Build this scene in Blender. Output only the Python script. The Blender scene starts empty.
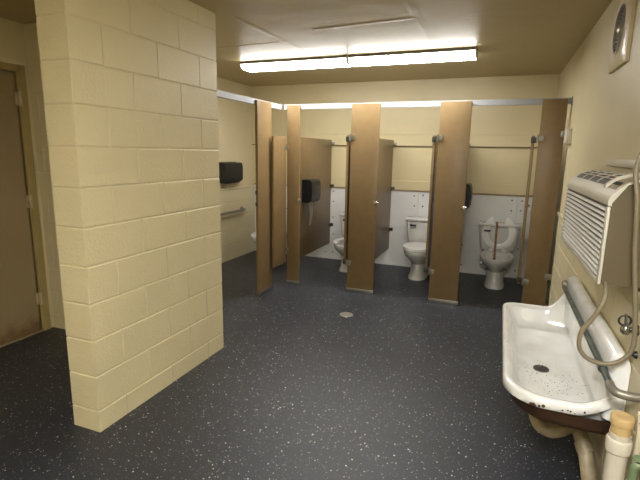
import bpy, bmesh, math, random
from mathutils import Vector, Matrix
random.seed(7)
C = bpy.context.scene.collection
PI = math.pi

# ------------------------------------------------------------------ materials
def mat(name, col, rough=0.5, metal=0.0, spec=0.5, var=0.0, vscale=6.0, bump=0.0, bscale=40.0, dark=None, detail=4.0, coat=0.0):
    m = bpy.data.materials.new(name); m.use_nodes = True
    nt = m.node_tree; N = nt.nodes; L = nt.links
    b = N['Principled BSDF']
    b.inputs['Base Color'].default_value = (*col, 1)
    b.inputs['Roughness'].default_value = rough
    b.inputs['Metallic'].default_value = metal
    b.inputs['Specular IOR Level'].default_value = spec
    b.inputs['Coat Weight'].default_value = coat
    tc = N.new('ShaderNodeTexCoord')
    if var > 0:
        n = N.new('ShaderNodeTexNoise'); n.inputs['Scale'].default_value = vscale; n.inputs['Detail'].default_value = detail
        L.new(tc.outputs['Object'], n.inputs['Vector'])
        r = N.new('ShaderNodeValToRGB')
        d = dark if dark else tuple(c * (1 - var) for c in col)
        r.color_ramp.elements[0].position = 0.3; r.color_ramp.elements[0].color = (*d, 1)
        r.color_ramp.elements[1].position = 0.68; r.color_ramp.elements[1].color = (*col, 1)
        L.new(n.outputs['Fac'], r.inputs['Fac']); L.new(r.outputs['Color'], b.inputs['Base Color'])
    if bump > 0:
        n2 = N.new('ShaderNodeTexNoise'); n2.inputs['Scale'].default_value = bscale; n2.inputs['Detail'].default_value = 3
        L.new(tc.outputs['Object'], n2.inputs['Vector'])
        bp = N.new('ShaderNodeBump'); bp.inputs['Strength'].default_value = bump; bp.inputs['Distance'].default_value = 0.01
        L.new(n2.outputs['Fac'], bp.inputs['Height']); L.new(bp.outputs['Normal'], b.inputs['Normal'])
    return m

def emit(name, col, strength):
    m = bpy.data.materials.new(name); m.use_nodes = True
    nt = m.node_tree; N = nt.nodes; L = nt.links
    b = N['Principled BSDF']
    b.inputs['Base Color'].default_value = (0.9, 0.9, 0.9, 1)
    b.inputs['Emission Color'].default_value = (*col, 1)
    b.inputs['Emission Strength'].default_value = strength
    return m

M = {}
M['block'] = mat('painted_block', (0.652, 0.574, 0.365), 0.42, var=0.05, vscale=3, bump=0.28, bscale=75)
M['plaster'] = mat('cream_plaster', (0.655, 0.564, 0.335), 0.40, var=0.08, vscale=2.2, bump=0.10, bscale=30)
M['plaster_dim'] = mat('ochre_plaster', (0.50, 0.39, 0.15), 0.45, var=0.08, vscale=2, bump=0.08, bscale=30)
M['laminate'] = mat('brown_laminate', (0.215, 0.142, 0.064), 0.38, var=0.10, vscale=14, detail=6)
M['laminate_edge'] = mat('laminate_edge', (0.10, 0.05, 0.025), 0.5, var=0.1)
M['steel'] = mat('brushed_steel', (0.34, 0.33, 0.29), 0.40, metal=0.9, var=0.1, vscale=20)
M['chrome'] = mat('chrome', (0.55, 0.54, 0.52), 0.20, metal=1.0, var=0.05)
M['darkmetal'] = mat('dark_bracket_metal', (0.07, 0.065, 0.06), 0.4, metal=0.6, var=0.2)
M['alu'] = mat('white_aluminium', (0.36, 0.375, 0.40), 0.5, metal=0.0, var=0.05, vscale=5)
M['china'] = mat('white_china', (0.70, 0.69, 0.655), 0.12, var=0.04, vscale=4, coat=0.3)  # kept darker than the seats, stall shade on the tanks put into colour
M['seatplastic'] = mat('white_seat_plastic', (0.88, 0.88, 0.86), 0.25, var=0.03)  # kept brighter than the china, light on the raised seat put into colour
M['black'] = mat('black_plastic', (0.010, 0.010, 0.011), 0.42, var=0.2)
M['blackhole'] = mat('black_recess', (0.006, 0.006, 0.006), 0.8, var=0.1)
M['paper'] = mat('white_paper', (0.80, 0.80, 0.78), 0.85, var=0.03)
M['frp'] = mat('white_frp_sheet', (0.74, 0.74, 0.73), 0.35, var=0.08, vscale=3, bump=0.2, bscale=120)
M['screw'] = mat('screw_head', (0.10, 0.09, 0.08), 0.5, metal=0.5, var=0.2)
M['captrim'] = mat('brown_cap_trim', (0.33, 0.24, 0.13), 0.5, var=0.15)
M['shadow_line'] = mat('brown_shadow_line', (0.19, 0.12, 0.06), 0.5, var=0.15)  # brown for the shadow edge at the top of the wall recess
M['door'] = mat('brown_painted_door', (0.33, 0.25, 0.135), 0.45, var=0.18, vscale=1.6, detail=6)
def scuff(m):
    # rusty kick marks along the bottom of the door
    nt = m.node_tree; N = nt.nodes; L = nt.links; b = N['Principled BSDF']
    src = b.inputs['Base Color'].links[0].from_socket
    tc = N.new('ShaderNodeTexCoord'); sp = N.new('ShaderNodeSeparateXYZ'); L.new(tc.outputs['Object'], sp.inputs[0])
    n = N.new('ShaderNodeTexNoise'); n.inputs['Scale'].default_value = 9; n.inputs['Detail'].default_value = 6
    L.new(tc.outputs['Object'], n.inputs['Vector'])
    a = N.new('ShaderNodeMath'); a.operation = 'MULTIPLY_ADD'; a.inputs[1].default_value = .32; L.new(n.outputs['Fac'], a.inputs[0])
    sub = N.new('ShaderNodeMath'); sub.operation = 'MULTIPLY'; sub.inputs[1].default_value = -1.0; L.new(sp.outputs['Z'], sub.inputs[0])
    L.new(sub.outputs[0], a.inputs[2])
    mr = N.new('ShaderNodeMapRange'); mr.inputs['From Min'].default_value = .0; mr.inputs['From Max'].default_value = .13; mr.inputs['To Max'].default_value = .75
    L.new(a.outputs[0], mr.inputs['Value'])
    mx = N.new('ShaderNodeMix'); mx.data_type = 'RGBA'; L.new(mr.outputs[0], mx.inputs[0]); L.new(src, mx.inputs[6]); mx.inputs[7].default_value = (.14, .075, .03, 1)
    L.new(mx.outputs[2], b.inputs['Base Color'])
scuff(M['door'])
M['doorframe'] = mat('ochre_frame_paint', (0.40, 0.31, 0.125), 0.4, var=0.1)
M['hinge'] = mat('tarnished_hinge', (0.55, 0.44, 0.27), 0.4, metal=0.2, var=0.2, vscale=30)
M['wood'] = mat('plunger_wood', (0.36, 0.17, 0.07), 0.5, var=0.25, vscale=20)
M['rubber'] = mat('dark_rubber', (0.05, 0.02, 0.015), 0.6, var=0.2)
M['ivory'] = mat('ivory_plastic', (0.66, 0.63, 0.54), 0.32, var=0.05, vscale=5)
M['ivory_slat'] = mat('pale_slat_plastic', (0.80, 0.79, 0.75), 0.32, var=0.04)
M['cabinet'] = mat('tan_cabinet_paint', (0.135, 0.105, 0.058), 0.45, var=0.06, vscale=3)
M['louvre_dark'] = mat('dark_louvre', (0.075, 0.068, 0.055), 0.5, var=0.2)
M['cord'] = mat('brown_grey_cord', (0.235, 0.195, 0.125), 0.45, var=0.1)
M['greenpipe'] = mat('verdigris_pipe', (0.145, 0.175, 0.14), 0.38, metal=0.45, var=0.45, vscale=14, dark=(0.05, 0.06, 0.045))
M['elbow'] = mat('dull_lead_elbow', (0.30, 0.28, 0.23), 0.4, metal=0.5, var=0.3, vscale=18)
M['pvc'] = mat('cream_painted_pipe', (0.60, 0.53, 0.38), 0.4, var=0.10, vscale=8)
M['pvc_white'] = mat('off_white_pvc', (0.62, 0.57, 0.46), 0.35, var=0.08, vscale=8)
M['tanplug'] = mat('tan_coupling', (0.60, 0.42, 0.19), 0.45, var=0.15, vscale=12)
M['trap'] = mat('painted_iron_trap', (0.46, 0.385, 0.25), 0.45, var=0.3, vscale=16, dark=(0.28, 0.22, 0.14))
M['rust'] = mat('rusty_iron', (0.080, 0.035, 0.012), 0.75, var=0.5, vscale=9, dark=(0.045, 0.02, 0.009), bump=0.4, bscale=30)
M['lens'] = emit('glowing_lens', (1.0, 0.975, 0.93), 22.5)
M['fill_lens'] = emit('added_rear_fill_glow', (1.0, 0.985, 0.94), 40.0)  # glow of the added panel behind the camera
M['fixture'] = mat('fixture_white_metal', (0.55, 0.52, 0.46), 0.4, var=0.05)
M['fixture_dark'] = mat('fixture_shadow_pan', (0.10, 0.09, 0.07), 0.6, var=0.1)  # dark colour holds the gap shadow between fixture and ceiling
M['greenvalve'] = mat('green_valve_paint', (0.17, 0.23, 0.12), 0.4, var=0.2, vscale=30)
M['fangrille'] = mat('grey_fan_grille', (0.34, 0.31, 0.25), 0.35, metal=0.6, var=0.2)
M['fanplate'] = mat('cream_fan_plate', (0.66, 0.56, 0.36), 0.3, var=0.05)
M['darkcontrol'] = mat('bronze_control_panel', (0.30, 0.25, 0.15), 0.35, var=0.1)

def ceiling_mat():
    m = mat('glossy_ceiling_paint', (0.45, 0.365, 0.20), 0.42, spec=0.45)
    nt = m.node_tree; N = nt.nodes; L = nt.links; b = N['Principled BSDF']
    tc = N.new('ShaderNodeTexCoord')
    n1 = N.new('ShaderNodeTexNoise'); n1.inputs['Scale'].default_value = 4.0; n1.inputs['Detail'].default_value = 5
    n2 = N.new('ShaderNodeTexNoise'); n2.inputs['Scale'].default_value = 26; n2.inputs['Detail'].default_value = 3
    L.new(tc.outputs['Object'], n1.inputs['Vector']); L.new(tc.outputs['Object'], n2.inputs['Vector'])
    b1 = N.new('ShaderNodeBump'); b1.inputs['Strength'].default_value = 0.24; b1.inputs['Distance'].default_value = 0.02
    b2 = N.new('ShaderNodeBump'); b2.inputs['Strength'].default_value = 0.06; b2.inputs['Distance'].default_value = 0.01
    L.new(n1.outputs['Fac'], b1.inputs['Height']); L.new(n2.outputs['Fac'], b2.inputs['Height'])
    L.new(b1.outputs['Normal'], b2.inputs['Normal']); L.new(b2.outputs['Normal'], b.inputs['Normal'])
    return m
M['ceiling'] = ceiling_mat()

def floor_mat():
    m = mat('speckled_rubber_floor', (0.03, 0.03, 0.035), 0.42, spec=0.5)
    nt = m.node_tree; N = nt.nodes; L = nt.links; b = N['Principled BSDF']
    tc = N.new('ShaderNodeTexCoord')
    base = N.new('ShaderNodeTexNoise'); base.inputs['Scale'].default_value = 1.4; base.inputs['Detail'].default_value = 5
    L.new(tc.outputs['Object'], base.inputs['Vector'])
    br = N.new('ShaderNodeValToRGB')
    br.color_ramp.elements[0].position = .3; br.color_ramp.elements[0].color = (0.017, 0.019, 0.026, 1)
    br.color_ramp.elements[1].position = .7; br.color_ramp.elements[1].color = (0.027, 0.030, 0.041, 1)
    L.new(base.outputs['Fac'], br.inputs['Fac'])
    prev = br.outputs['Color']
    for sc, thr, rad, val in ((52, 0.71, 0.25, 0.70), (85, 0.66, 0.30, 0.42), (130, 0.58, 0.33, 0.16)):
        v = N.new('ShaderNodeTexVoronoi'); v.inputs['Scale'].default_value = sc
        L.new(tc.outputs['Object'], v.inputs['Vector'])
        sep = N.new('ShaderNodeSeparateColor'); L.new(v.outputs['Color'], sep.inputs['Color'])
        g = N.new('ShaderNodeMath'); g.operation = 'GREATER_THAN'; g.inputs[1].default_value = thr
        L.new(sep.outputs['Red'], g.inputs[0])
        rs = N.new('ShaderNodeMath'); rs.operation = 'MULTIPLY'; rs.inputs[1].default_value = rad
        L.new(sep.outputs['Green'], rs.inputs[0])
        l = N.new('ShaderNodeMath'); l.operation = 'LESS_THAN'
        L.new(v.outputs['Distance'], l.inputs[0]); L.new(rs.outputs[0], l.inputs[1])
        mu = N.new('ShaderNodeMath'); mu.operation = 'MULTIPLY'
        L.new(g.outputs[0], mu.inputs[0]); L.new(l.outputs[0], mu.inputs[1])
        mx = N.new('ShaderNodeMix'); mx.data_type = 'RGBA'
        L.new(mu.outputs[0], mx.inputs[0]); L.new(prev, mx.inputs[6]); mx.inputs[7].default_value = (val, val, val * .95, 1)
        prev = mx.outputs[2]
    L.new(prev, b.inputs['Base Color'])
    n2 = N.new('ShaderNodeTexNoise'); n2.inputs['Scale'].default_value = 220
    L.new(tc.outputs['Object'], n2.inputs['Vector'])
    bp = N.new('ShaderNodeBump'); bp.inputs['Strength'].default_value = 0.35; bp.inputs['Distance'].default_value = 0.004
    L.new(n2.outputs['Fac'], bp.inputs['Height']); L.new(bp.outputs['Normal'], b.inputs['Normal'])
    return m
M['floor'] = floor_mat()

def enamel_mat(cx, cy):
    """white enamel with dirt specks round the drain; object space = trough space"""
    m = mat('white_enamel', (0.80, 0.80, 0.78), 0.16, coat=0.4)
    nt = m.node_tree; N = nt.nodes; L = nt.links; b = N['Principled BSDF']
    tc = N.new('ShaderNodeTexCoord')
    v = N.new('ShaderNodeTexVoronoi'); v.inputs['Scale'].default_value = 88
    L.new(tc.outputs['Object'], v.inputs['Vector'])
    sep = N.new('ShaderNodeSeparateColor'); L.new(v.outputs['Color'], sep.inputs['Color'])
    rs = N.new('ShaderNodeMath'); rs.operation = 'MULTIPLY'; rs.inputs[1].default_value = 0.36
    L.new(sep.outputs['Green'], rs.inputs[0])
    l = N.new('ShaderNodeMath'); l.operation = 'LESS_THAN'; L.new(v.outputs['Distance'], l.inputs[0]); L.new(rs.outputs[0], l.inputs[1])
    d = N.new('ShaderNodeVectorMath'); d.operation = 'DISTANCE'; d.inputs[1].default_value = (cx, cy, 0.40)
    L.new(tc.outputs['Object'], d.inputs[0])
    mr = N.new('ShaderNodeMapRange'); mr.inputs['From Min'].default_value = 0.03; mr.inputs['From Max'].default_value = 0.30
    mr.inputs['To Min'].default_value = 0.30; mr.inputs['To Max'].default_value = 1.0
    L.new(d.outputs['Value'], mr.inputs['Value'])
    g = N.new('ShaderNodeMath'); g.operation = 'GREATER_THAN'; L.new(sep.outputs['Red'], g.inputs[0]); L.new(mr.outputs['Result'], g.inputs[1])
    mu = N.new('ShaderNodeMath'); mu.operation = 'MULTIPLY'; L.new(g.outputs[0], mu.inputs[0]); L.new(l.outputs[0], mu.inputs[1])
    n = N.new('ShaderNodeTexNoise'); n.inputs['Scale'].default_value = 7; n.inputs['Detail'].default_value = 5
    L.new(tc.outputs['Object'], n.inputs['Vector'])
    r = N.new('ShaderNodeValToRGB')
    r.color_ramp.elements[0].position = .28; r.color_ramp.elements[0].color = (0.74, 0.735, 0.70, 1)
    r.color_ramp.elements[1].position = .6; r.color_ramp.elements[1].color = (0.86, 0.86, 0.845, 1)
    L.new(n.outputs['Fac'], r.inputs['Fac'])
    mx = N.new('ShaderNodeMix'); mx.data_type = 'RGBA'
    L.new(mu.outputs[0], mx.inputs[0]); L.new(r.outputs['Color'], mx.inputs[6]); mx.inputs[7].default_value = (0.07, 0.06, 0.05, 1)
    L.new(mx.outputs[2], b.inputs['Base Color'])
    return m

# ------------------------------------------------------------------ mesh helpers
def box(bm, x0, x1, y0, y1, z0, z1, bev=0.0, seg=2, mi=0):
    vs = [bm.verts.new(p) for p in ((x0,y0,z0),(x1,y0,z0),(x1,y1,z0),(x0,y1,z0),(x0,y0,z1),(x1,y0,z1),(x1,y1,z1),(x0,y1,z1))]
    fs = [bm.faces.new([vs[i] for i in f]) for f in ((3,2,1,0),(4,5,6,7),(0,1,5,4),(1,2,6,5),(2,3,7,6),(3,0,4,7))]
    for f in fs: f.material_index = mi
    if bev > 0:
        es = list({e for f in fs for e in f.edges})
        r = bmesh.ops.bevel(bm, geom=es, offset=bev, segments=seg, profile=0.5, affect='EDGES')
        for f in r['faces']: f.material_index = mi

def frame_of(d):
    d = d.normalized()
    a = Vector((0,0,1)) if abs(d.z) < 0.9 else Vector((1,0,0))
    u = d.cross(a).normalized(); v = d.cross(u).normalized()
    return u, v

def cyl(bm, p0, p1, r0, r1=None, seg=24, mi=0):
    p0 = Vector(p0); p1 = Vector(p1); r1 = r0 if r1 is None else r1
    u, v = frame_of(p1 - p0)
    A = [bm.verts.new(p0 + (u*math.cos(2*PI*i/seg) + v*math.sin(2*PI*i/seg))*r0) for i in range(seg)]
    B = [bm.verts.new(p1 + (u*math.cos(2*PI*i/seg) + v*math.sin(2*PI*i/seg))*r1) for i in range(seg)]
    for i in range(seg):
        bm.faces.new((A[i], A[(i+1)%seg], B[(i+1)%seg], B[i])).material_index = mi
    bm.faces.new(A[::-1]).material_index = mi; bm.faces.new(B).material_index = mi

def loft(bm, rings, cap0=True, cap1=True, closed=True, mi=0):
    R = [[bm.verts.new(p) for p in r] for r in rings]
    n = len(R[0])
    for a, b in zip(R, R[1:]):
        for i in range(n if closed else n-1):
            bm.faces.new((a[i], a[(i+1)%n], b[(i+1)%n], b[i])).material_index = mi
    if cap0: bm.faces.new(R[0][::-1]).material_index = mi
    if cap1: bm.faces.new(R[-1]).material_index = mi
    return R

def smooth_pts(pts, k=8):
    P = [Vector(p) for p in pts]; out = []
    for i in range(len(P)-1):
        p0 = P[max(i-1,0)]; p1 = P[i]; p2 = P[i+1]; p3 = P[min(i+2,len(P)-1)]
        for j in range(k):
            t = j/k
            out.append(0.5*((2*p1)+(p2-p0)*t+(2*p0-5*p1+4*p2-p3)*t*t+(3*p1-p0-3*p2+p3)*t**3))
    out.append(P[-1]); return out

def tube(bm, pts, r, seg=14, k=8, mi=0):
    P = smooth_pts(pts, k) if k > 1 else [Vector(p) for p in pts]
    rings = []; u = None
    for i, p in enumerate(P):
        d = (P[min(i+1,len(P)-1)] - P[max(i-1,0)]).normalized()
        if u is None: u, v = frame_of(d)
        else:
            u = (u - d*u.dot(d)).normalized(); v = d.cross(u).normalized()
        rr = r(i/(len(P)-1)) if callable(r) else r
        rings.append([p + (u*math.cos(2*PI*a/seg) + v*math.sin(2*PI*a/seg))*rr for a in range(seg)])
    loft(bm, rings, mi=mi)

def lathe(bm, prof, cx=0, cy=0, seg=32, mi=0):
    rings = [[(cx + r*math.cos(2*PI*i/seg), cy + r*math.sin(2*PI*i/seg), z) for i in range(seg)] for r, z in prof]
    loft(bm, rings, mi=mi)

def xform(bm, mtx): bmesh.ops.transform(bm, matrix=mtx, verts=bm.verts)

def obj(name, bm, m, parent=None, smooth=40, loc=None):
    bmesh.ops.recalc_face_normals(bm, faces=bm.faces)
    me = bpy.data.meshes.new(name); bm.to_mesh(me); bm.free()
    for mm in (m if isinstance(m, (list, tuple)) else [m]): me.materials.append(M[mm] if isinstance(mm, str) else mm)
    o = bpy.data.objects.new(name, me); C.objects.link(o)
    if smooth:
        for p in me.polygons: p.use_smooth = True
        me.set_sharp_from_angle(angle=math.radians(smooth))
    if parent: o.parent = parent
    if loc: o.location = loc
    return o

def part(name, m, parent, fn, smooth=40):
    bm = bmesh.new(); fn(bm); return obj(name, bm, m, parent, smooth)

def struct(name, m, fn, label=None, parent=None, smooth=14):
    bm = bmesh.new(); fn(bm); o = obj(name, bm, m, parent, smooth)
    if parent is None: o['kind'] = 'structure'
    if label: o['label'] = label
    return o

def tag(o, label, cat, group=None):
    o['label'] = label; o['category'] = cat
    if group: o['group'] = group
    return o

def thing(name, label, cat, loc=(0,0,0), rotz=0, group=None):
    o = bpy.data.objects.new(name, None); C.objects.link(o)
    o.empty_display_size = 0.1
    o.location = loc; o.rotation_euler = (0,0,rotz)
    return tag(o, label, cat, group)

def dup(root, loc, rotz=0, label=None, skip=()):
    r = root.copy(); C.objects.link(r); r.location = loc; r.rotation_euler = (0,0,rotz)
    if label: r['label'] = label
    for ch in list(root.children):
        if ch.name.split('.')[0] in skip: continue
        c = ch.copy(); C.objects.link(c); c.parent = r
        for g in list(ch.children):
            d = g.copy(); C.objects.link(d); d.parent = c
    return r

# ------------------------------------------------------------------ room constants
XL, XR, YB, YF, H = -3.53, 0.546, 6.17, -2.2, 2.478
XRW = 0.540            # face of the block wainscot on the right
G = 0.0028            # half joint
D = 0.0045            # joint depth

def blocks(bm, O, U, N, length, zs, first, bl=0.4064, z_in=True, endgap=False, g=G, d=D):
    """courses of painted concrete block standing d proud of a core; O lower corner on the finished face"""
    O = Vector(O); U = Vector(U); N = Vector(N)
    for ci, (za, zb) in enumerate(zip(zs, zs[1:])):
        cuts = [0.0]; s = first[ci % len(first)]
        while s < length - 0.02: cuts.append(s); s += bl
        cuts.append(length)
        for k, (a, b) in enumerate(zip(cuts, cuts[1:])):
            la = 0 if (k == 0 and not endgap) else g*.4
            lb = 0 if (k == len(cuts)-2 and not endgap) else g*.4
            zl = g if za > 0.001 else 0; zh = g
            c = 0.005
            def P(s_, z_, dep): return O + U*s_ + Vector((0,0,z_)) - N*dep
            jit = random.uniform(-0.0006, 0.0006)
            base = [P(a+la, za+zl, d), P(b-lb, za+zl, d), P(b-lb, zb-zh, d), P(a+la, zb-zh, d)]
            mid = [P(a+la, za+zl, c*.6), P(b-lb, za+zl, c*.6), P(b-lb, zb-zh, c*.6), P(a+la, zb-zh, c*.6)]
            ca = c*.55 if la else 0; cb = c*.55 if lb else 0
            top = [P(a+la+ca, za+zl+(c if zl else 0), jit), P(b-lb-cb, za+zl+(c if zl else 0), jit), P(b-lb-cb, zb-zh-c, jit), P(a+la+ca, zb-zh-c, jit)]
            loft(bm, [base, mid, top], cap0=False)

# ------------------------------------------------------------------ the setting
struct('floor', 'floor', lambda bm: box(bm, XL-.3, XR+.3, YF-.2, YB+.3, -0.1, 0), 'dark grey rubber floor with white specks')
def ceil(bm):
    box(bm, XL-.3, XR+.3, YF-.2, YB+.3, H, H+.12)
    # taped board joints that show through the paint
    def strip(x0, y0, x1, y1, w):
        a = Vector((x0,y0,0)); b = Vector((x1,y1,0)); n = (b-a).normalized().cross(Vector((0,0,1)))
        pr = []
        for e, dz in ((-w,0.0),(-w*.3,-.0030),(w*.5,-.0022),(w,0.0)):
            pr.append([a+n*e+Vector((0,0,H+dz)), b+n*e+Vector((0,0,H+dz))])
        loft(bm, pr, cap0=False, cap1=False, closed=False)
    strip(-1.86, 3.0, -1.82, 4.05, .035); strip(-.62, 2.7, -.635, 4.1, .04)
    strip(-2.9, 3.84, -1.9, 3.80, .03); strip(-1.45, 3.50, -.62, 3.42, .035)
struct('ceiling', 'ceiling', ceil, 'glossy tan painted ceiling', smooth=0)

def wl(bm):
    # plaster above, block wainscot below (only where the stalls stand); doorway left clear
    box(bm, XL-.15, XL, 2.61, YB+.15, 0, H)
    box(bm, XL-.15, XL, YF-.15, 1.62, 0, H)
    box(bm, XL-.15, XL, 1.62, 2.61, 2.155, H)
    box(bm, XL, XL+.02-D, 2.87, YB, 0, 1.0)
    blocks(bm, (XL+.02, 2.87, 0), (0,1,0), (1,0,0), YB-2.87, [0,.215,.418,.621,.824,1.0], [99])
    box(bm, XL, XL+.028, 2.87, YB, 1.0, 1.028, .006)
struct('wall_left', 'block', wl, 'cream left wall of plaster over painted block')

ZR = [0, .145, .348, .551, .755, .958, 1.0]
def wr(bm):
    box(bm, XR, XR+.15, YF-.15, YB+.15, 0, H)
    box(bm, XRW+D, XR, YF, YB, 0, 1.0)
    blocks(bm, (XRW, YF, 0), (0,1,0), (-1,0,0), YB-YF, ZR, [.12,.32])
    box(bm, XRW-.012, XR, YF, YB, 1.0, 1.03, .006)
struct('wall_right', 'block', wr, 'cream right wall of plaster over painted block')

def wb(bm):
    box(bm, XL-.15, XR+.15, YB, YB+.15, 0, H)
    box(bm, XL+.0, XR, YB-.012, YB, 1.79, H, .003)
    box(bm, XL+.03, XRW-.002, YB-.014, YB, 1.062, 1.185, .004)
    box(bm, XL+.0, XR, YB-.008, YB, 1.645, 1.79, .002)
struct('wall_back', 'plaster', wb, 'cream back wall behind the toilet stalls')
struct('wall_front', 'plaster', lambda bm: box(bm, XL-.15, XR+.15, YF-.15, YF, 0, H), 'cream wall behind the camera')

def wn(bm):
    box(bm, XL-.15, -2.131, 2.66+D, 2.87, 0, H)
    blocks(bm, (-2.131, 2.66, 0), (-1,0,0), (0,-1,0), 1.40, [0]+[.1252+.2032*k for k in range(12)]+[H], [.3,.1])
struct('wall_entry', 'block', wn, 'cream block wall beside the entry door')

def wp(bm):
    x0, x1, y0, y1 = -2.131, -1.9375, 1.674, 2.892
    box(bm, x0+D, x1-D, y0+D, y1-.0005, 0, H)
    zs = [0]+[.1252+.2032*k for k in range(12)]+[H]
    blocks(bm, (x1, y0, 0), (0,1,0), (1,0,0), y1-y0, zs, [.2032,.4064])
    blocks(bm, (x1, y0, 0), (-1,0,0), (0,-1,0), x1-x0, zs, [9])
    blocks(bm, (x0, y0, 0), (0,1,0), (-1,0,0), 2.66-y0, zs, [.2032,.4064])
struct('wall_partition', 'block', wp, 'cream painted concrete block privacy wall jutting into the room')

# entry door on the left wall
door = struct('door_1', 'door', lambda bm: box(bm, XL-.055, XL-.012, 1.665, 2.565, 0.012, 2.105, .003), 'brown painted entry door with three hinges')
def dframe(bm):
    box(bm, XL-.10, XL+.016, 2.568, 2.626, 0, 2.165, .004)
    box(bm, XL-.10, XL+.016, 1.604, 1.662, 0, 2.165, .004)
    box(bm, XL-.10, XL+.016, 1.662, 2.568, 2.108, 2.165, .004)
    box(bm, XL-.03, XL-.012, 2.552, 2.568, 0, 2.108)
struct('trim_1', 'doorframe', dframe, 'ochre painted door frame')
struct('trim_2', 'captrim', lambda bm: box(bm, XL-.06, XL+.012, 1.664, 2.566, 0, .011, .003), 'brown door threshold')
for z in (.29, 1.11, 1.91):
    def hg(bm, z=z):
        cyl(bm, (XL+.012, 2.566, z-.055), (XL+.012, 2.566, z+.055), .011, seg=14)
        box(bm, XL-.011, XL+.004, 2.535, 2.564, z-.05, z+.05, .002)
        for k in (-.02, .02): cyl(bm, (XL+.012, 2.566, z+k-.001), (XL+.012, 2.566, z+k+.001), .0125, seg=14)
    part('hinge', 'hinge', door, hg)

# back wall sheeting, trim and shadow strip
struct('trim_3', 'shadow_line', lambda bm: box(bm, XL, XR, YB-.024, YB, 1.634, 1.646, .003), 'thin dark strip standing in for the recess shadow along the back wall above the toilets')
struct('trim_4', 'captrim', lambda bm: box(bm, XL+.03, XRW, YB-.022, YB-.0, 1.044, 1.061, .003), 'brown cap strip along top of the white wall sheets')
edges = [XL+.03, -2.26, -.995, .225, XRW]
for i, (a, b) in enumerate(zip(edges, edges[1:])):
    def sheet(bm, a=a, b=b):
        box(bm, a+.002, b-.002, YB-.011, YB, 0, 1.044, .002)
        cols = [a+.055, b-.055] + ([a+(b-a)*.5] if b-a > .5 else [])
        for cx in cols:
            for zz in (.995, .86, .62, .38, .10):
                z = zz + random.uniform(-.01,.01); x = cx + random.uniform(-.008,.008)
                cyl(bm, (x, YB-.010, z), (x, YB-.0165, z), .011, .008, seg=12, mi=1)
    struct('trim_%d' % (5+i), ['frp','screw'], sheet, 'white screwed plastic sheet on the lower back wall')

# ------------------------------------------------------------------ stall hardware
YP = 4.73; TH = 0.03
def keeper(bm, p, n=(1,0,0)):
    p = Vector(p); cyl(bm, p, p+Vector(n)*.018, .012, seg=14)
def pilaster(label, x0, x1, keep=None, hinges=(), wallbr=False):
    cx = (x0+x1)/2; w = (x1-x0)/2
    t = thing('pilaster', label, 'pilaster', (cx, YP, 0), 0, 'brown stall pilasters')
    part('panel', 'laminate', t, lambda bm: box(bm, -w, w, 0, TH, 0.001, 2.047, .003))
    def shoe(bm):
        box(bm, -w-.004, w+.004, -.006, -.0005, 0, .045, .002)
        box(bm, -w-.004, w+.004, TH+.0005, TH+.006, 0, .045, .002)
        box(bm, -w-.005, -w-.0005, -.006, TH+.006, 0, .045, .001)
        box(bm, w+.0005, w+.005, -.006, TH+.006, 0, .045, .001)
    part('shoe', 'steel', t, shoe)
    if keep:
        for z in keep: part('keeper', 'chrome', t, lambda bm: (cyl(bm, (w+.0005, TH*.3, z), (w+.016, TH*.3, z), .011, seg=14), box(bm, w-.03, w+.004, -.005, -.0005, z-.022, z+.022, .002)))
    for z in hinges:
        def hg(bm, z=z):
            box(bm, -w-.012, -w+.042, -.006, -.0005, z-.028, z+.028, .002)
            cyl(bm, (-w-.010, -.004, z-.034), (-w-.010, -.004, z+.034), .0095, seg=14)
            for k in (-.014,.014): cyl(bm, (-w+.026, -.006, z+k), (-w+.026, -.010, z+k), .006, seg=10)
        part('hinge', 'steel', t, hg)
    if wallbr:
        for z in (.40, 1.74):
            part('wall_bracket', 'steel', t, lambda bm, z=z: (box(bm, w+.0005, XRW-.001-cx if z < 1 else XR-.001-cx, .004, .010, z-.03, z+.03, .001), box(bm, w-.03, w+.0005, -.004, -.0005, z-.03, z+.03, .001)))
    return t
pilaster('narrow brown corner pilaster where the two stall fronts meet', -2.262, -2.108, keep=(1.0,))
pilaster('wide brown pilaster between the first and second back stalls', -1.512, -1.206, keep=(1.02,), hinges=(1.70,.33))
pilaster('wide brown pilaster between the second and third back stalls', -.600, -.306, keep=(1.02,), hinges=(1.70,.33))
pilaster('dark brown pilaster nearest the right wall, behind the trough', .303, .508, hinges=(1.70,.33), wallbr=True)

# left side stall front: one pilaster and one short fixed panel facing right
XS = -2.32
t = thing('pilaster', 'brown pilaster of the left side stall, facing the right wall', 'pilaster', (XS, 4.30, 0), 0, 'brown stall pilasters')
part('panel', 'laminate', t, lambda bm: box(bm, -TH, 0, -.138, .168, .001, 2.047, .003))
def shoe0(bm):
    box(bm, .0005, .006, -.142, .172, 0, .045, .002); box(bm, -TH-.006, -TH-.0005, -.142, .172, 0, .045, .002)
    box(bm, -TH-.006, .006, -.144, -.1385, 0, .045, .001); box(bm, -TH-.006, .006, .1685, .174, 0, .045, .001)
part('shoe', 'steel', t, shoe0)
for z in (1.0, 1.12): part('keeper', 'darkmetal', t, lambda bm, z=z: box(bm, -.026, -.004, -.156, -.1385, z-.02, z+.02, .003))
t = thing('infill_panel', 'short brown panel between the side stall pilaster and the corner pilaster', 'stall panel', (-2.270, 4.571, .26))
part('panel', 'laminate', t, lambda bm: box(bm, -.026, 0, -.156, .156, 0, 1.445, .003))
for z in (.155, 1.325): part('bracket', 'steel', t, lambda bm, z=z: (box(bm, .0005, .004, .12, .1585, z-.022, z+.022, .001), box(bm, .0005, .03, .1555, .1588, z-.022, z+.022, .001)))

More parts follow.
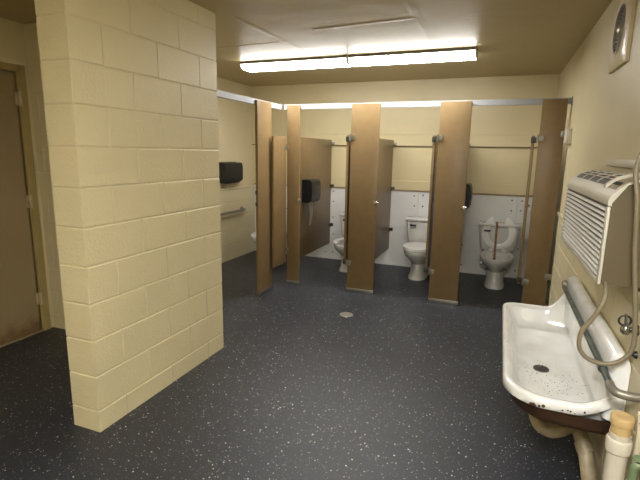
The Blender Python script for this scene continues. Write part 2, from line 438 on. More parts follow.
# partitions running back to the wall
def partition(label, x, y0):
    y1 = YB-.045; L = y1-y0
    t = thing('stall_partition', label, 'stall partition', (x, y0, .24), 0, 'brown partitions between back stalls')
    part('panel', 'laminate', t, lambda bm: box(bm, -.013, .013, 0, L, 0, 1.475, .003))
    for z in (.27, .83, 1.42):
        def br(bm, z=z):
            box(bm, .0135, .018, L-.05, L+.032, z-.024, z+.024, .002)
            box(bm, .0135, .050, L+.0275, L+.032, z-.024, z+.024, .002)
        part('wall_bracket', 'darkmetal' if z < 1.2 else 'steel', t, br)
partition('brown partition on the left of the first back stall, carrying the grey and black paper dispenser', -2.25, 4.90)
partition('brown partition between the first and second back toilets', -1.372, YP+TH+.003)
partition('brown partition between the second and third back toilets, beside the stall with the raised seat', -.428, YP+TH+.003)

# doors standing open into their stalls, edge-on to the room
def stall_door(label, px, a, gap):
    t = thing('stall_door', label, 'stall door', (px, YP+.008, .305), a, 'brown stall doors folded open')
    part('panel', ['laminate','laminate_edge'], t, lambda bm: box(bm, -.026, 0, .0, .575, 0, 1.42, .003))
    for z in (.04, 1.38): part('hinge_leaf', 'darkmetal', t, lambda bm, z=z: (box(bm, -.028, gap, -.006, -.0005, z-.025, z+.025, .001), box(bm, -.0325, -.0265, -.006, .04, z-.025, z+.025, .001)))
    part('latch', 'chrome', t, lambda bm: (box(bm, .0005, .012, .50, .56, .70, .75, .003), cyl(bm, (.012,.53,.725), (.026,.53,.725), .009, seg=14)))
stall_door('open brown door of the first back stall, beside the toilet with the open front seat', -1.536, math.radians(4), .0045)
stall_door('open brown door of the second back stall, beside the toilet with the closed lid', -.632, math.radians(4), .0125)
stall_door('open brown door of the third back stall, beside the toilet holding the plunger', .270, math.radians(-2.6), .0135)

# white head rails
def rail(bm, L):
    pr = [(0,0),(.030,0),(.030,.008),(.024,.012),(.024,.046),(.030,.050),(.030,.054),(0,.054)]
    loft(bm, [[(s, y, z) for y, z in pr] for s in (0, L)])
t = thing('head_rail', 'white head rail along the tops of the back stall fronts', 'head rail', (XS+.004, YP+TH+.001, 2.005))
part('rail', 'alu', t, lambda bm: rail(bm, XR-.003-(XS+.004)), smooth=20)
part('end_bracket', 'steel', t, lambda bm: box(bm, XR-XS-.012, XR-XS-.005, -.004, .036, -.012, .066, .002))
t = thing('head_rail', 'white head rail over the left side stall, running to the block wall', 'head rail', (XS-TH-.001, 2.873, 2.005))
def rail2(bm):
    rail(bm, YP+TH+.031-2.873); xform(bm, Matrix.Rotation(PI/2, 4, 'Z'))
part('rail', 'alu', t, rail2, smooth=20)
part('end_bracket', 'steel', t, lambda bm: box(bm, -.036, .004, .0005, .006, -.012, .066, .002))

# ------------------------------------------------------------------ toilets
def egg(w, yb, yf, z, n=40, cx=0.0, p=2.2):
    """egg outline: yf is the front (most negative), yb the back"""
    cy = yb + (yf-yb)*0.52
    out = []
    for i in range(n):
        a = 2*PI*i/n
        c, s = math.cos(a), math.sin(a)
        ex = 2/p
        x = w*math.copysign(abs(c)**ex, c)
        y = cy + ((yb-cy) if s > 0 else (cy-yf))*math.copysign(abs(s)**ex, s)
        if s < 0: x *= 1 - .10*abs(s)
        out.append((cx+x, y, z))
    return out
def bowl(bm):
    R = [egg(.112,-.17,-.61,0,p=2.8), egg(.112,-.17,-.61,.03,p=2.8), egg(.100,-.18,-.592,.06,p=2.6), egg(.094,-.19,-.575,.14,p=2.4),
         egg(.095,-.18,-.56,.20), egg(.125,-.16,-.625,.255), egg(.162,-.14,-.69,.305), egg(.178,-.12,-.715,.345),
         egg(.183,-.11,-.722,.375), egg(.180,-.11,-.718,.392), egg(.168,-.13,-.705,.398),
         egg(.140,-.27,-.675,.396), egg(.132,-.28,-.665,.375), egg(.118,-.29,-.64,.31), egg(.085,-.33,-.58,.24), egg(.04,-.38,-.48,.20)]
    R = [[(x*1.05, -.11+(y+.11)*1.09, z*.945) for x, y, z in r] for r in R]
    loft(bm, R)
    box(bm, -.155, .155, -.25, -.035, .31, .376, .02, 3)
def seat_ring(bm, gap=False, yf=-.775, z0=0.0, z1=.022):
    n = 56
    o0 = egg(.194,-.25,yf,z0,n); i0 = egg(.116,-.315,yf+.078,z0,n)
    def ring(o, zz, k): return [(o[j][0], o[j][1], zz) for j in range(n)]
    idx = list(range(n))
    if gap: idx = [j for j in range(n) if not (abs(((j/n*2*PI) - 1.5*PI)) < .34)]
    # start just after the gap so the strip is open
    if gap:
        st = next(j for j in range(n) if j in idx and (j-1)%n not in idx)
        idx = [(st+k) % n for k in range(len(idx))]
    sec = []
    for j in idx:
        O = Vector(o0[j]); I = Vector(i0[j]); m = (O+I)/2; h = (O-I)/2
        sec.append([m+h*1.0+Vector((0,0,z0+.004-z0)), m+h*.93+Vector((0,0,z1*.75)), m+h*.7+Vector((0,0,z1)), m-h*.7+Vector((0,0,z1)), m-h*.95+Vector((0,0,z1*.7)), m-h*1.0+Vector((0,0,.003)), m-h*.8, m+h*.85])
    sec = [[Vector((p.x,p.y,p.z)) for p in s] for s in sec]
    if gap: loft(bm, sec)
    else: loft(bm, sec+[sec[0]], cap0=False, cap1=False); bmesh.ops.remove_doubles(bm, verts=bm.verts, dist=1e-5)
def tank(bm):
    def rr(w, y0, y1, z, r=.03):
        pts = []
        for cx, cy, a0 in ((w-r, y1-r, 0), (-w+r, y1-r, 90), (-w+r, y0+r, 180), (w-r, y0+r, 270)):
            for k in range(5):
                a = math.radians(a0 + k*22.5); pts.append((cx+r*math.cos(a), cy+r*math.sin(a), z))
        return pts
    loft(bm, [rr(.185,-.195,-.035,.3765), rr(.205,-.205,-.03,.42), rr(.218,-.212,-.028,.55), rr(.228,-.218,-.026,.676)])
def tank_lid(bm):
    box(bm, -.243, .243, -.236, -.016, .6775, .715, .012, 3)
def handle(bm):
    cyl(bm, (-.165,-.213,.625), (-.165,-.233,.625), .014, seg=16)
    box(bm, -.172, -.095, -.243, -.233, .612, .634, .004)
def supply(bm):
    tube(bm, [(-.16,-.10,.39),(-.165,-.09,.30),(-.18,-.05,.19),(-.18,-.022,.17)], .007, 10)
    cyl(bm, (-.18,-.055,.17), (-.18,-.013,.17), .014, seg=14)
def bolts(bm):
    for s in (-1,1): lathe(bm, [(.014,.0),(.014,.015),(.008,.024)], s*.119, -.30, 14)
def hinge_at(s): return lambda bm: box(bm, s*.075-.02, s*.075+.02, -.262, -.236, .3765, .406, .006)
def make_toilet(name, label, loc):
    t = thing(name, label, 'toilet', loc, 0, 'white two piece toilets')
    part('bowl', 'china', t, bowl); part('tank', 'china', t, tank); part('tank_lid', 'china', t, tank_lid)
    part('flush_handle', 'darkmetal', t, handle); part('supply_pipe', 'chrome', t, supply); [part('seat_hinge', 'seatplastic', t, hinge_at(s)) for s in (-1,1)]
    return t
YT = YB-.012
def lift(fn, z):
    def g(bm): fn(bm); xform(bm, Matrix.Translation((0,0,z)))
    return g
t1 = make_toilet('toilet', 'white toilet with lowered open front seat in the first back stall', (-1.80, YT, 0))
t0 = dup(t1, (-3.03, YT, 0), 0, 'white toilet mostly hidden inside the left side stall')
t2 = dup(t1, (-.872, YT, 0), 0, 'white toilet with closed lid in the second back stall')
t3 = dup(t1, (.042, YT, 0), 0, 'white toilet with raised seat and a plunger in its bowl')
for tt in (t1, t0): part('seat', 'seatplastic', tt, lift(lambda bm: seat_ring(bm, True), .378))
part('seat', 'seatplastic', t2, lift(lambda bm: seat_ring(bm, False), .378))
def lid_closed(bm):
    loft(bm, [egg(.188,-.25,-.768,.4015), egg(.194,-.248,-.775,.406), egg(.192,-.25,-.772,.415), egg(.172,-.27,-.745,.421), egg(.08,-.38,-.60,.423)])
part('lid', 'seatplastic', t2, lid_closed)
def seat_up(bm):
    seat_ring(bm, True, -.665)
    xform(bm, Matrix.Translation((0,-.242,.396)) @ Matrix.Rotation(math.radians(-94), 4, 'X') @ Matrix.Translation((0,.242,-.011)))
part('seat', 'seatplastic', t3, seat_up)

# plunger standing in the third bowl
t = thing('plunger', 'wooden handled plunger standing in the toilet with the raised seat', 'plunger', (.018, YT-.492, .228))
part('handle', 'wood', t, lambda bm: (cyl(bm, (0,0,.075), (-.004,.03,.545), .0125, .0125, seg=16)))
part('cup', 'rubber', t, lambda bm: lathe(bm, [(.048,0),(.056,.012),(.052,.045),(.032,.07),(.018,.085),(.016,.11)], 0, 0, 24))

# ------------------------------------------------------------------ dispensers and grab bar
def dispenser_shell(bm, d, w, h):          # back on x=0, faces +x
    pr = [(0,0),(d*.75,0),(d*.97,h*.10),(d,h*.3),(d,h*.75),(d*.94,h*.93),(d*.78,h),(0,h)]
    loft(bm, [[(x, s, z) for x, z in pr] for s in (-w/2, w/2)])
def make_dispenser(label, loc, w=.29, h=.275, d=.135, paper=None, rot=0):
    t = thing('toilet_paper_dispenser', label, 'paper dispenser', loc, rot)
    part('housing', 'black', t, lambda bm: dispenser_shell(bm, d, w, h), 20)
    part('window_band', 'louvre_dark', t, lambda bm: (box(bm, d+.0005, d+.004, -w*.38, w*.38, h*.34, h*.72, .002)))
    part('back_plate', 'steel', t, lambda bm: box(bm, .0, .004, -w/2-.008, w/2+.008, -.012, h+.008, .002))
    if paper:
        part('paper', 'paper', t, paper)
    return t
def tail(bm):
    rows = []
    for k in range(11):
        s = k/10; z = -.001 - .30*s; w = .095*(1-.5*s)
        x = .065 + .012*math.sin(s*4)
        rows.append([(x, -.045-w*.5+.03*s, z), (x+.006*math.sin(s*6), .0+.03*s-.02, z), (x, .01+w*.5-.01*s, z)])
    loft(bm, rows, cap0=False, cap1=False, closed=False)
    r = bmesh.ops.solidify(bm, geom=list(bm.faces), thickness=.0015)
make_dispenser('black and grey toilet paper dispenser with a hanging sheet, left side of first back stall', (-2.2365, 5.235, .935), paper=tail)
def tail2(bm):
    rows = []
    for k in range(13):
        s = k/12; z = -.001 - .36*s
        rows.append([(.03+.008*math.sin(s*5), -.06+.01*s, z), (.065, -.05, z), (.10-.01*s, -.06+.01*math.sin(s*7), z)])
    loft(bm, rows, cap0=False, cap1=False, closed=False)
    bmesh.ops.solidify(bm, geom=list(bm.faces), thickness=.0015)
make_dispenser('black toilet paper dispenser in the third stall, seen past the pilaster edge', (-.4145, 5.32, .955), paper=tail2)
t = thing('seat_cover_dispenser', 'black dispenser box on left wall above the grab bar', 'paper dispenser', (XL+.001, 5.46, 1.12))
part('housing', 'black', t, lambda bm: dispenser_shell(bm, .12, .44, .26), 20)
part('tray', 'black', t, lambda bm: box(bm, .01, .10, -.17, .17, -.018, -.0005, .004))
part('back_plate', 'louvre_dark', t, lambda bm: box(bm, .0, .004, -.225, .225, -.015, .27, .002))

t = thing('grab_bar', 'steel grab bar on left wall below the black dispenser', 'grab bar', (XL+.021, 5.33, .70))
part('bar', 'steel', t, lambda bm: tube(bm, [(.012,-.46,0),(.045,-.458,0),(.058,-.43,0),(.058,-.2,0),(.058,.2,0),(.058,.43,0),(.045,.458,0),(.012,.46,0)], .017, 16))
for s in (-.46,.46): part('flange', 'steel', t, lambda bm, s=s: cyl(bm, (0,s,0), (.012,s,0), .04, .036, seg=24))

# ------------------------------------------------------------------ ceiling lights
def make_light(label, x0, x1, y0, y1, lensmat, group='ceiling strip lights'):
    L = x1-x0; W = y1-y0
    t = thing('ceiling_light', label, 'ceiling light', (x0, y0, H), 0, group)
    part('pan', 'fixture_dark', t, lambda bm: box(bm, .002, L-.002, .002, W-.002, -.030, -.0005))
    pr = [(.0,-.0305),(.002,-.042),(.018,-.062),(.050,-.072),(W-.050,-.072),(W-.018,-.062),(W-.002,-.042),(W,-.0305)]
    part('lens', lensmat, t, lambda bm: loft(bm, [[(s, y, z) for y, z in pr] for s in (.014, L-.014)]), 60)
    pe = [(-.004,-.012),(-.001,-.038),(.018,-.064),(.048,-.077),(W-.048,-.077),(W-.018,-.064),(W+.001,-.038),(W+.004,-.012)]
    for s in (0, L-.012): part('end_cap', 'fixture', t, lambda bm, s=s: loft(bm, [[(u, y, z) for y, z in pe] for u in (s, s+.012)]), 30)
    return t
make_light('glowing white strip light on the ceiling, left one of the joined pair', -2.69, -1.488, 4.45, 4.72, 'lens')
make_light('glowing white strip light on the ceiling, right one of the joined pair', -1.484, -.285, 4.45, 4.72, 'lens')
t = thing('ceiling_light', 'added flat fill light panel on the ceiling behind the camera', 'ceiling light', (.0, -.35, H))  # added unseen panel, brightens the near wall and trough
part('frame', 'fixture', t, lambda bm: [box(bm, *b, .002) for b in ((-.33,.33,.60,.63,-.02,-.0005),(-.33,.33,-.63,-.60,-.02,-.0005),(-.33,-.30,-.5995,.5995,-.02,-.0005),(.30,.33,-.5995,.5995,-.02,-.0005))])
part('diffuser', 'fill_lens', t, lambda bm: box(bm, -.2995, .2995, -.5995, .5995, -.012, -.002))

# ------------------------------------------------------------------ floor drain
t = thing('floor_drain', 'small round metal drain in the middle of the floor', 'floor drain', (-1.274, 4.0, 0))
def dr(bm):
    lathe(bm, [(.066,.0005),(.066,.003),(.060,.006),(.050,.006),(.048,.003)], 0, 0, 36)
part('rim', 'steel', t, dr)
def dg(bm):
    for r in (.014,.028,.042):
        n=36
        loft(bm, [[((r+dx)*math.cos(2*PI*i/n),(r+dx)*math.sin(2*PI*i/n),z) for dx,z in ((-.004,.0035),(.004,.0035),(.003,.0065),(-.003,.0065))] for i in range(n)]+[[((r+dx),0,z) for dx,z in ((-.004,.0035),(.004,.0035),(.003,.0065),(-.003,.0065))]], False, False)
    for k in range(6):
        a = k*PI/3; cyl(bm, (0,0,.0045), (.05*math.cos(a),.05*math.sin(a),.0045), .003, seg=8)
part('grate', 'steel', t, dg)

# ------------------------------------------------------------------ exhaust fan, upper right wall
FY, FZ = 3.0, 2.212
t = thing('exhaust_fan', 'round exhaust fan grille in cream plate high on right wall', 'fan', (XR, FY, FZ))
def plate(bm):
    y0, y1, z0, z1, d = -.22, .17, -.20, .215, .024
    n = 48; R = .122
    def sq(i, e, x):
        a = 2*PI*i/n; c, s = math.cos(a), math.sin(a)
        k = 1/max(abs(c), abs(s))
        yy, zz = c*k, s*k
        return (x, (y1-e)*yy if yy > 0 else -(y0+e)*yy, (z1-e)*zz if zz > 0 else -(z0+e)*zz)
    ring = lambda r, x: [(x, r*math.cos(2*PI*i/n), r*math.sin(2*PI*i/n)) for i in range(n)]
    loft(bm, [[sq(i,0,-.0005) for i in range(n)], [sq(i,0,-d*.7) for i in range(n)], [sq(i,.015,-d) for i in range(n)], ring(R+.012,-d), ring(R,-d+.004), ring(R,-.004)], True, True)
part('plate', 'fanplate', t, plate, 30)
part('recess_shade', 'blackhole', t, lambda bm: cyl(bm, (-.0045,0,0), (-.009,0,0), .118, seg=40))  # black disc gives the fan recess its shade by colour
def grille(bm):
    for r in (.028,.045,.062,.079,.096,.112,.1195):
        tube(bm, [(-.022,r*math.cos(2*PI*i/40),r*math.sin(2*PI*i/40)) for i in range(41)], .003, 6, 1)
    for k in range(8):
        a = k*PI/4; cyl(bm, (-.020,.02*math.cos(a),.02*math.sin(a)), (-.020,.1185*math.cos(a),.1185*math.sin(a)), .0025, seg=6)
    bm2 = [(.0,-.012),(.024,-.012),(.024,-.024),(.012,-.030),(.0,-.031)]
    n=24
    loft(bm, [[(x, max(r,.001)*math.cos(2*PI*i/n), max(r,.001)*math.sin(2*PI*i/n)) for i in range(n)] for r,x in bm2])
part('grille', 'fangrille', t, grille)

# small block on the right wall beside the pilaster
bm = bmesh.new(); box(bm, -.045, 0, -.07, .07, 0, .13, .005)
tag(obj('spacer_block', bm, 'ivory', None, 40, (XR-.0005, 4.60, 1.650)), 'small cream box on right wall beside the dark pilaster', 'box')

# ------------------------------------------------------------------ wall unit (air conditioner)
AY0, AL = 2.0, 1.03
t = thing('air_conditioner', 'long ivory air conditioner with slatted front on right wall', 'air conditioner', (XR, AY0, 1.052), math.radians(1.0))
# local: x negative into the room, y along the wall, z up
FD = -.158                       # front plane
def cabinet(bm):
    pr = [(-.002,.0),(FD+.022,.0),(FD+.0135,.010),(FD+.0135,.318),(-.10,.388),(-.05,.404),(-.002,.408)]
    loft(bm, [[(x - (0 if x > -.01 else 0), s, z) for x, z in pr] for s in (.0, AL)])
part('cabinet', 'cabinet', t, cabinet, 25)
def hood(bm):
    # curved ivory shell over the top and the rim of the front
    pr = [(FD+.0128,.306),(FD,.310),(FD-.001,.328),(FD+.008,.348),(FD+.030,.372),(-.10,.395),(-.05,.411),(-.004,.415),(-.004,.4085),(-.05,.4045),(-.10,.3885),(FD+.0130,.3185)]
    loft(bm, [[(x, s, z) for x, z in pr] for s in (-.004, AL+.006)])
part('hood', 'ivory', t, hood, 40)
def front_frame(bm):
    x0, x1 = FD, FD+.013
    box(bm, x0, x1, -.003, .030, .0, .3055, .006); box(bm, x0, x1, AL-.025, AL+.006, .0, .3055, .006)
    box(bm, x0, x1, .0305, AL-.0255, .0, .022, .005)
    box(bm, x1-.002, x1-.0005, .0305, AL-.0255, .0225, .3055, 0, 2, 1)
ff = part('front_frame', ['ivory','cabinet'], t, front_frame)
NS = 13
for k in range(NS):
    z = .028 + k*(.3055-.028)/NS; hh = (.3055-.028)/NS
    def sl(bm, z=z, hh=hh):
        pr = [(FD+.003,z+hh*.02),(FD-.001,z+hh*.08),(FD-.001,z+hh*.22),(FD+.006,z+hh*.52),(FD+.0105,z+hh*.53),(FD+.0108,z+hh*.44),(FD+.0075,z+hh*.12)]
        loft(bm, [[(x, s, zz) for x, zz in pr] for s in (.0315, AL-.0265)])
    part('slat', 'ivory_slat', ff, sl, 50)
def hood_z(x):                   # outer hood profile
    P = [(FD+.008,.348),(FD+.030,.372),(-.10,.395),(-.05,.411),(-.004,.415)]
    for (xa,za),(xb,zb) in zip(P,P[1:]):
        if xa <= x <= xb: return za+(zb-za)*(x-xa)/(xb-xa)
    return .415
def strip_on_hood(bm, x0, x1, y0, y1, h0=.0006, h1=.002, n=6):
    a = [x0+(x1-x0)*i/n for i in range(n+1)]
    lo = [[(x, y, hood_z(x)+h0) for x in a] for y in (y0,y1)]; hi = [[(x, y, hood_z(x)+h1) for x in a] for y in (y0,y1)]
    loft(bm, [lo[0]+hi[0][::-1], lo[1]+hi[1][::-1]])
vent = part('discharge_vent', 'louvre_dark', t, lambda bm: strip_on_hood(bm, FD+.034, -.014, .24, AL-.06))
def vbars(bm):
    for k in range(1,4):
        x = FD+.034 + k*(.110/4); strip_on_hood(bm, x-.002, x+.002, .24, AL-.06, .0021, .005, 2)
    for k in range(0,5):
        y = .24 + k*(AL-.30)/4; strip_on_hood(bm, FD+.034, -.014, y-.005, y+.005, .0021, .005)
part('vent_bars', 'ivory', vent, vbars)
cp = part('control_panel', 'darkcontrol', t, lambda bm: strip_on_hood(bm, FD+.026, -.012, .03, .17, .0006, .003))
part('control_slot', 'blackhole', cp, lambda bm: strip_on_hood(bm, FD+.040, FD+.052, .05, .155, .0031, .005))
part('panel_ridge', 'ivory', t, lambda bm: strip_on_hood(bm, FD+.022, -.006, .18, .21, .0006, .014, 10))
CP = [(.418,2.02,1.066),(.415,1.965,1.045),(.404,1.935,.995),(.374,1.93,.928),(.345,1.93,.872),(.344,1.93,.812),(.369,1.93,.774),(.411,1.93,.757),(.460,1.93,.762),(.501,1.93,.795),(.520,1.93,.846),(.514,1.93,.944),(.499,1.93,1.059),(.480,1.93,1.209),(.464,1.93,1.392),(.452,1.95,1.50),(.48,1.96,1.60),(.535,1.96,1.66)]
def cord(bm):
    inv = (Matrix.Translation((XR, AY0, 1.052)) @ Matrix.Rotation(math.radians(1.0),4,'Z')).inverted()
    tube(bm, [inv @ Vector(p) for p in CP], .0085, 12, 8)
part('power_cord', 'cord', t, cord)
bm = bmesh.new(); box(bm, -.022, -.0005, 0, .62, 0, .034, .004)
tag(obj('wall_ledge', bm, 'ivory', None, 40, (XR, 2.26, 1.497)), 'narrow ivory ledge on right wall just above the air conditioner', 'ledge')

# ------------------------------------------------------------------ enamel trough on the right wall
SX0, SX1, SY0, SY1 = .090, .5370, 1.962, 3.30
t = thing('trough_sink', 'white enamelled iron trough with rusty underside hung on right wall', 'trough', (0,0,0))
M['enamel'] = enamel_mat(.275, 2.42)
NP = 96
def outline(e, rf, rb):
    """rounded rectangle inset by e, evenly walked; front corners radius rf, wall corners rb"""
    x0, x1, y0, y1 = SX0+e, SX1-e*.35, SY0+e, SY1-e
    rf = max(rf-e*.6, .02); rb = max(rb-e*.2, .012)
    P = []
    def arc(cx, cy, r, a0, a1, n):
        for k in range(n): 
            a = math.radians(a0+(a1-a0)*k/(n-1)); P.append((cx+r*math.cos(a), cy+r*math.sin(a)))
    def line(ax, ay, bx, by, n):
        for k in range(1, n+1): P.append((ax+(bx-ax)*k/(n+1), ay+(by-ay)*k/(n+1)))
    rn = rf+.10
    arc(x0+rn, y0+rn, rn, 180, 270, 10); line(x0+rn, y0, x1-rb, y0, 14)
    arc(x1-rb, y0+rb, rb, 270, 360, 6); line(x1, y0+rb, x1, y1-rb, 22)
    arc(x1-rb, y1-rb, rb, 0, 90, 6); line(x1-rb, y1, x0+rf, y1, 14)
    arc(x0+rf, y1-rf, rf, 90, 180, 10); line(x0, y1-rf, x0, y0+rn, 22)
    return P
def rimz(x, y):
    s = (x-.36)/(SX1-.045-.36); s = max(0, min(1, s)); s = s*s*(1.35-.35*s)
    far = .86 if y > 2.6 else .30
    if SY0+.1 < y < SY1-.1: far = 1.0
    return .548 + .20*s*far
def ring(e, zf, rf=.085, rb=.03):
    return [(x, y, zf(x, y)) for x, y in outline(e, rf, rb)]

FLO = .405
def basin(bm):
    rings = [
        ring(.012, lambda x,y: rimz(x,y)-.052), ring(.000, lambda x,y: rimz(x,y)-.044), ring(.000, lambda x,y: rimz(x,y)-.014), ring(.006, lambda x,y: rimz(x,y)-.003),
        ring(.018, lambda x,y: rimz(x,y)), ring(.032, lambda x,y: rimz(x,y)-.005), ring(.042, lambda x,y: rimz(x,y)-.020),
        ring(.052, lambda x,y: FLO+.75*(rimz(x,y)-FLO)-.01, .10), ring(.064, lambda x,y: FLO+.42*(rimz(x,y)-FLO), .11), ring(.078, lambda x,y: FLO+.17*(rimz(x,y)-FLO), .12),
        ring(.100, lambda x,y: FLO+.045*(rimz(x,y)-FLO), .13), ring(.130, lambda x,y: FLO+.004, .14), ring(.165, lambda x,y: FLO, .15)]
    loft(bm, rings, cap0=False, cap1=True)
part('basin', 'enamel', t, basin, 60)
def under(bm):
    rings = [ring(.013, lambda x,y: .494), ring(.022, lambda x,y: .478), ring(.032, lambda x,y: .455, .10), ring(.042, lambda x,y: .430, .11), ring(.060, lambda x,y: .408, .12), ring(.10, lambda x,y: .394, .13), ring(.15, lambda x,y: .390, .14)]
    loft(bm, rings, cap0=False, cap1=True)
part('underside', 'rust', t, under, 60)['label'] = 'rusty brown underside'
def splash(bm):
    x0, x1 = .468, .5368; r = .036
    def sec(y, k):
        pts = []
        zc, z0 = .745, .50
        w = (x1-x0)/2*k; cx = x1-w
        for a in range(0, 9):
            an = math.radians(180 - a*22.5); pts.append((cx+w*math.cos(an), y, zc-(.037*(1-k)) + .037*k*math.sin(an)))
        pts += [(x1, y, z0), (cx-w, y, z0)]
        return pts
    loft(bm, [sec(SY0+.012,.55), sec(SY0+.016,.78), sec(SY0+.028,.95), sec(SY0+.045,1), sec(SY1-.045,1), sec(SY1-.028,.95), sec(SY1-.016,.78), sec(SY1-.012,.55)])
part('backsplash', 'enamel', t, splash, 60)
def chips(bm):
    for k in range(16):
        u = random.random()
        y = SY0+.10+u*(SY1-SY0-.2); z = .505+random.uniform(-.004,.012)
        s = random.uniform(.004,.010)
        cyl(bm, (SX0+.001, y, z), (SX0-.0008, y, z), s, s*.6, seg=8)
    for k in range(14):
        x = random.uniform(SX0+.11, .44); z = rimz(x, SY0)-.042+random.uniform(0,.012)
        cyl(bm, (x, SY0+.001, z), (x, SY0-.0008, z), random.uniform(.003,.008), .002, seg=7)
part('rust_chips', 'rust', t, chips)['kind'] = 'stuff'
def drain(bm):
    lathe(bm, [(.040,FLO+.0005),(.040,FLO+.005),(.032,FLO+.008),(.026,FLO+.006)], .295, 2.58, 28)
    for k in range(5):
        a = k*PI/5; c, s = math.cos(a)*.03, math.sin(a)*.03
        cyl(bm, (.295-c,2.58-s,FLO+.009), (.295+c,2.58+s,FLO+.009), .004, seg=8)
    lathe(bm, [(.012,FLO+.008),(.012,FLO+.016),(.006,FLO+.02)], .295, 2.58, 14)
part('drain', 'louvre_dark', t, drain)
# perforated flush pipe with supply elbow and far bracket
PX, PZ = .4525, .700
fp = part('flush_pipe', 'greenpipe', t, lambda bm: tube(bm, [(PX,1.872,PZ),(PX,2.3,PZ),(PX,2.8,PZ),(PX,3.27,PZ)], .0135, 16, 4))
def coll(bm):
    cyl(bm, (PX,2.008,PZ), (PX,2.032,PZ), .018, seg=18)
    cyl(bm, (PX,2.02,PZ), (.470,2.02,PZ+.008), .007, seg=10)
part('pipe_collar', 'greenpipe', fp, coll)
part('elbow', 'elbow', fp, lambda bm: tube(bm, [(PX,1.885,PZ),(PX,1.858,PZ-.003),(PX+.016,1.832,PZ-.008),(PX+.05,1.825,PZ-.010),(.5375,1.825,PZ-.010)], .0165, 16, 6))
def hookb(bm):
    tube(bm, [(PX,3.262,PZ),(PX-.012,3.275,PZ+.022),(PX+.002,3.285,PZ+.036),(PX+.02,3.28,PZ+.025),(.469,3.27,PZ+.012)], .005, 8, 6)
    cyl(bm, (PX+.0,3.245,PZ+.004), (.4685,3.245,PZ+.012), .006, seg=10)
part('pipe_hook', 'elbow', fp, hookb)
# trap below the basin
trp = part('trap_pipe', 'trap', t, lambda bm: tube(bm, [(.295,2.58,.371),(.292,2.565,.315),(.275,2.46,.25),(.266,2.34,.270),(.285,2.285,.245),(.330,2.27,.232),(.372,2.27,.250),(.415,2.275,.278),(.450,2.272,.262),(.478,2.235,.19),(.496,2.17,.09),(.500,2.14,.003)], .033, 20, 8))
for a, b, r in (((.295,2.58,.335),(.295,2.58,.369),.048), ((.468,2.252,.222),(.480,2.230,.188),.038), ((.500,2.14,.001),(.500,2.14,.018),.036)):
    part('trap_collar', 'trap', trp, lambda bm: cyl(bm, a, b, r, seg=24))

# capped stand pipe in front of the trough end
t = thing('stand_pipe', 'off-white plastic stand pipe with tan cap beside the trough end', 'pipe', (.478, 1.765, 0))
part('pipe', 'pvc_white', t, lambda bm: cyl(bm, (0,0,.001), (0,0,.575), .034, seg=32))
part('coupling', 'pvc_white', t, lambda bm: lathe(bm, [(.0345,.50),(.040,.505),(.041,.548),(.038,.553),(.035,.555)], 0, 0, 32))
part('neck', 'tanplug', t, lambda bm: lathe(bm, [(.0325,.5755),(.0325,.607)], 0, 0, 32))
part('cap', 'tanplug', t, lambda bm: lathe(bm, [(.034,.6075),(.037,.610),(.038,.634),(.035,.640),(.022,.642),(.018,.639)], 0, 0, 32))
bm = bmesh.new()
tube(bm, [(0,0,.001),(0,0,.3),(0,0,.60),(.001,.03,.67)], .010, 14, 6)
tag(obj('conduit', bm, 'pvc', None, 40, (.525, 1.73, 0)), 'thin cream conduit climbing the right wall beside the stand pipe', 'pipe')

# chrome stop valve on the wall above the trough
t = thing('stop_valve', 'chrome stop valve with ring handle on right wall above the trough', 'valve', (XRW, 1.980, .890))
part('flange', 'chrome', t, lambda bm: cyl(bm, (-.0005,0,0), (-.007,0,0), .024, .020, seg=24))
part('body', 'chrome', t, lambda bm: (cyl(bm, (-.007,0,0), (-.04,0,0), .012, seg=18), lathe(bm, [(.012,-.020),(.017,-.014),(.017,.006),(.012,.013)], -.040, 0, 20)))
part('ring_handle', 'darkmetal', t, lambda bm: tube(bm, [(-.046+.020*math.cos(2*PI*i/24),0,.034+.020*math.sin(2*PI*i/24)) for i in range(25)], .0042, 8, 1))
part('lever', 'chrome', t, lambda bm: cyl(bm, (-.040,-.004,.012), (-.047,-.006,.062), .006, .004, seg=14))
bm = bmesh.new(); cyl(bm, (0,0,0), (-.010,0,0), .015, .012, seg=20); cyl(bm, (-.010,0,0), (-.022,0,0), .008, seg=14)
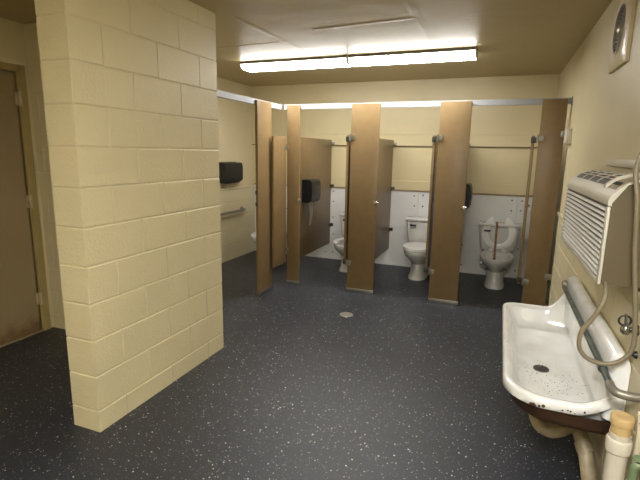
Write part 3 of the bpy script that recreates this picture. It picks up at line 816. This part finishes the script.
tag(obj('wall_bolt', bm, 'black', None, 40, (XRW-.0005, 1.945, .805)), 'black bolt head on right wall below the chrome valve', 'bolt')
# green hose tap low at the frame's right edge
t = thing('hose_tap', 'green painted tap low on right wall next to the stand pipe', 'tap', (XRW, 1.62, .53))
part('stub', 'pvc', t, lambda bm: cyl(bm, (-.0005,0,.02), (-.03,0,.02), .013, seg=18))
part('body', 'greenvalve', t, lambda bm: (tube(bm, [(-.028,0,.02),(-.040,0,.018),(-.048,0,.006),(-.049,0,-.04)], .013, 16, 6), cyl(bm, (-.049,0,-.04), (-.049,0,-.06), .016, seg=18)))
part('handle', 'greenvalve', t, lambda bm: (cyl(bm, (-.040,0,.030), (-.040,0,.042), .005, seg=10), cyl(bm, (-.040,0,.042), (-.040,0,.048), .018, .016, seg=20)))

# ------------------------------------------------------------------ world, camera, view
w = bpy.data.worlds.new('World'); bpy.context.scene.world = w; w.use_nodes = True
w.node_tree.nodes['Background'].inputs[0].default_value = (0.02, 0.02, 0.02, 1)
w.node_tree.nodes['Background'].inputs[1].default_value = 0.2
cam = bpy.data.cameras.new('camera'); co = bpy.data.objects.new('camera', cam); C.objects.link(co)
cam.sensor_width = 36; cam.lens = 454.66/640*36; cam.clip_start = 0.05
pi_, ya, ro = 0.190594756, 0.371908376, 0.0168762484
fw = Vector((-math.sin(ya)*math.cos(pi_), math.cos(ya)*math.cos(pi_), -math.sin(pi_)))
rt = Vector((math.cos(ya), math.sin(ya), 0)); up = rt.cross(fw)
r2 = math.cos(ro)*rt + math.sin(ro)*up; u2 = -math.sin(ro)*rt + math.cos(ro)*up
R = Matrix((r2, u2, -fw)).transposed()
co.matrix_world = Matrix.Translation((0,0,1.5414)) @ R.to_4x4()
sc = bpy.context.scene; sc.camera = co
sc.view_settings.view_transform = 'Standard'; sc.view_settings.look = 'None'
sc.view_settings.exposure = 0.63; sc.view_settings.gamma = 1.0; sc.view_settings.use_curve_mapping = False
sc.cycles.use_denoising = True
sc.cycles.max_bounces = 10; sc.cycles.diffuse_bounces = 6
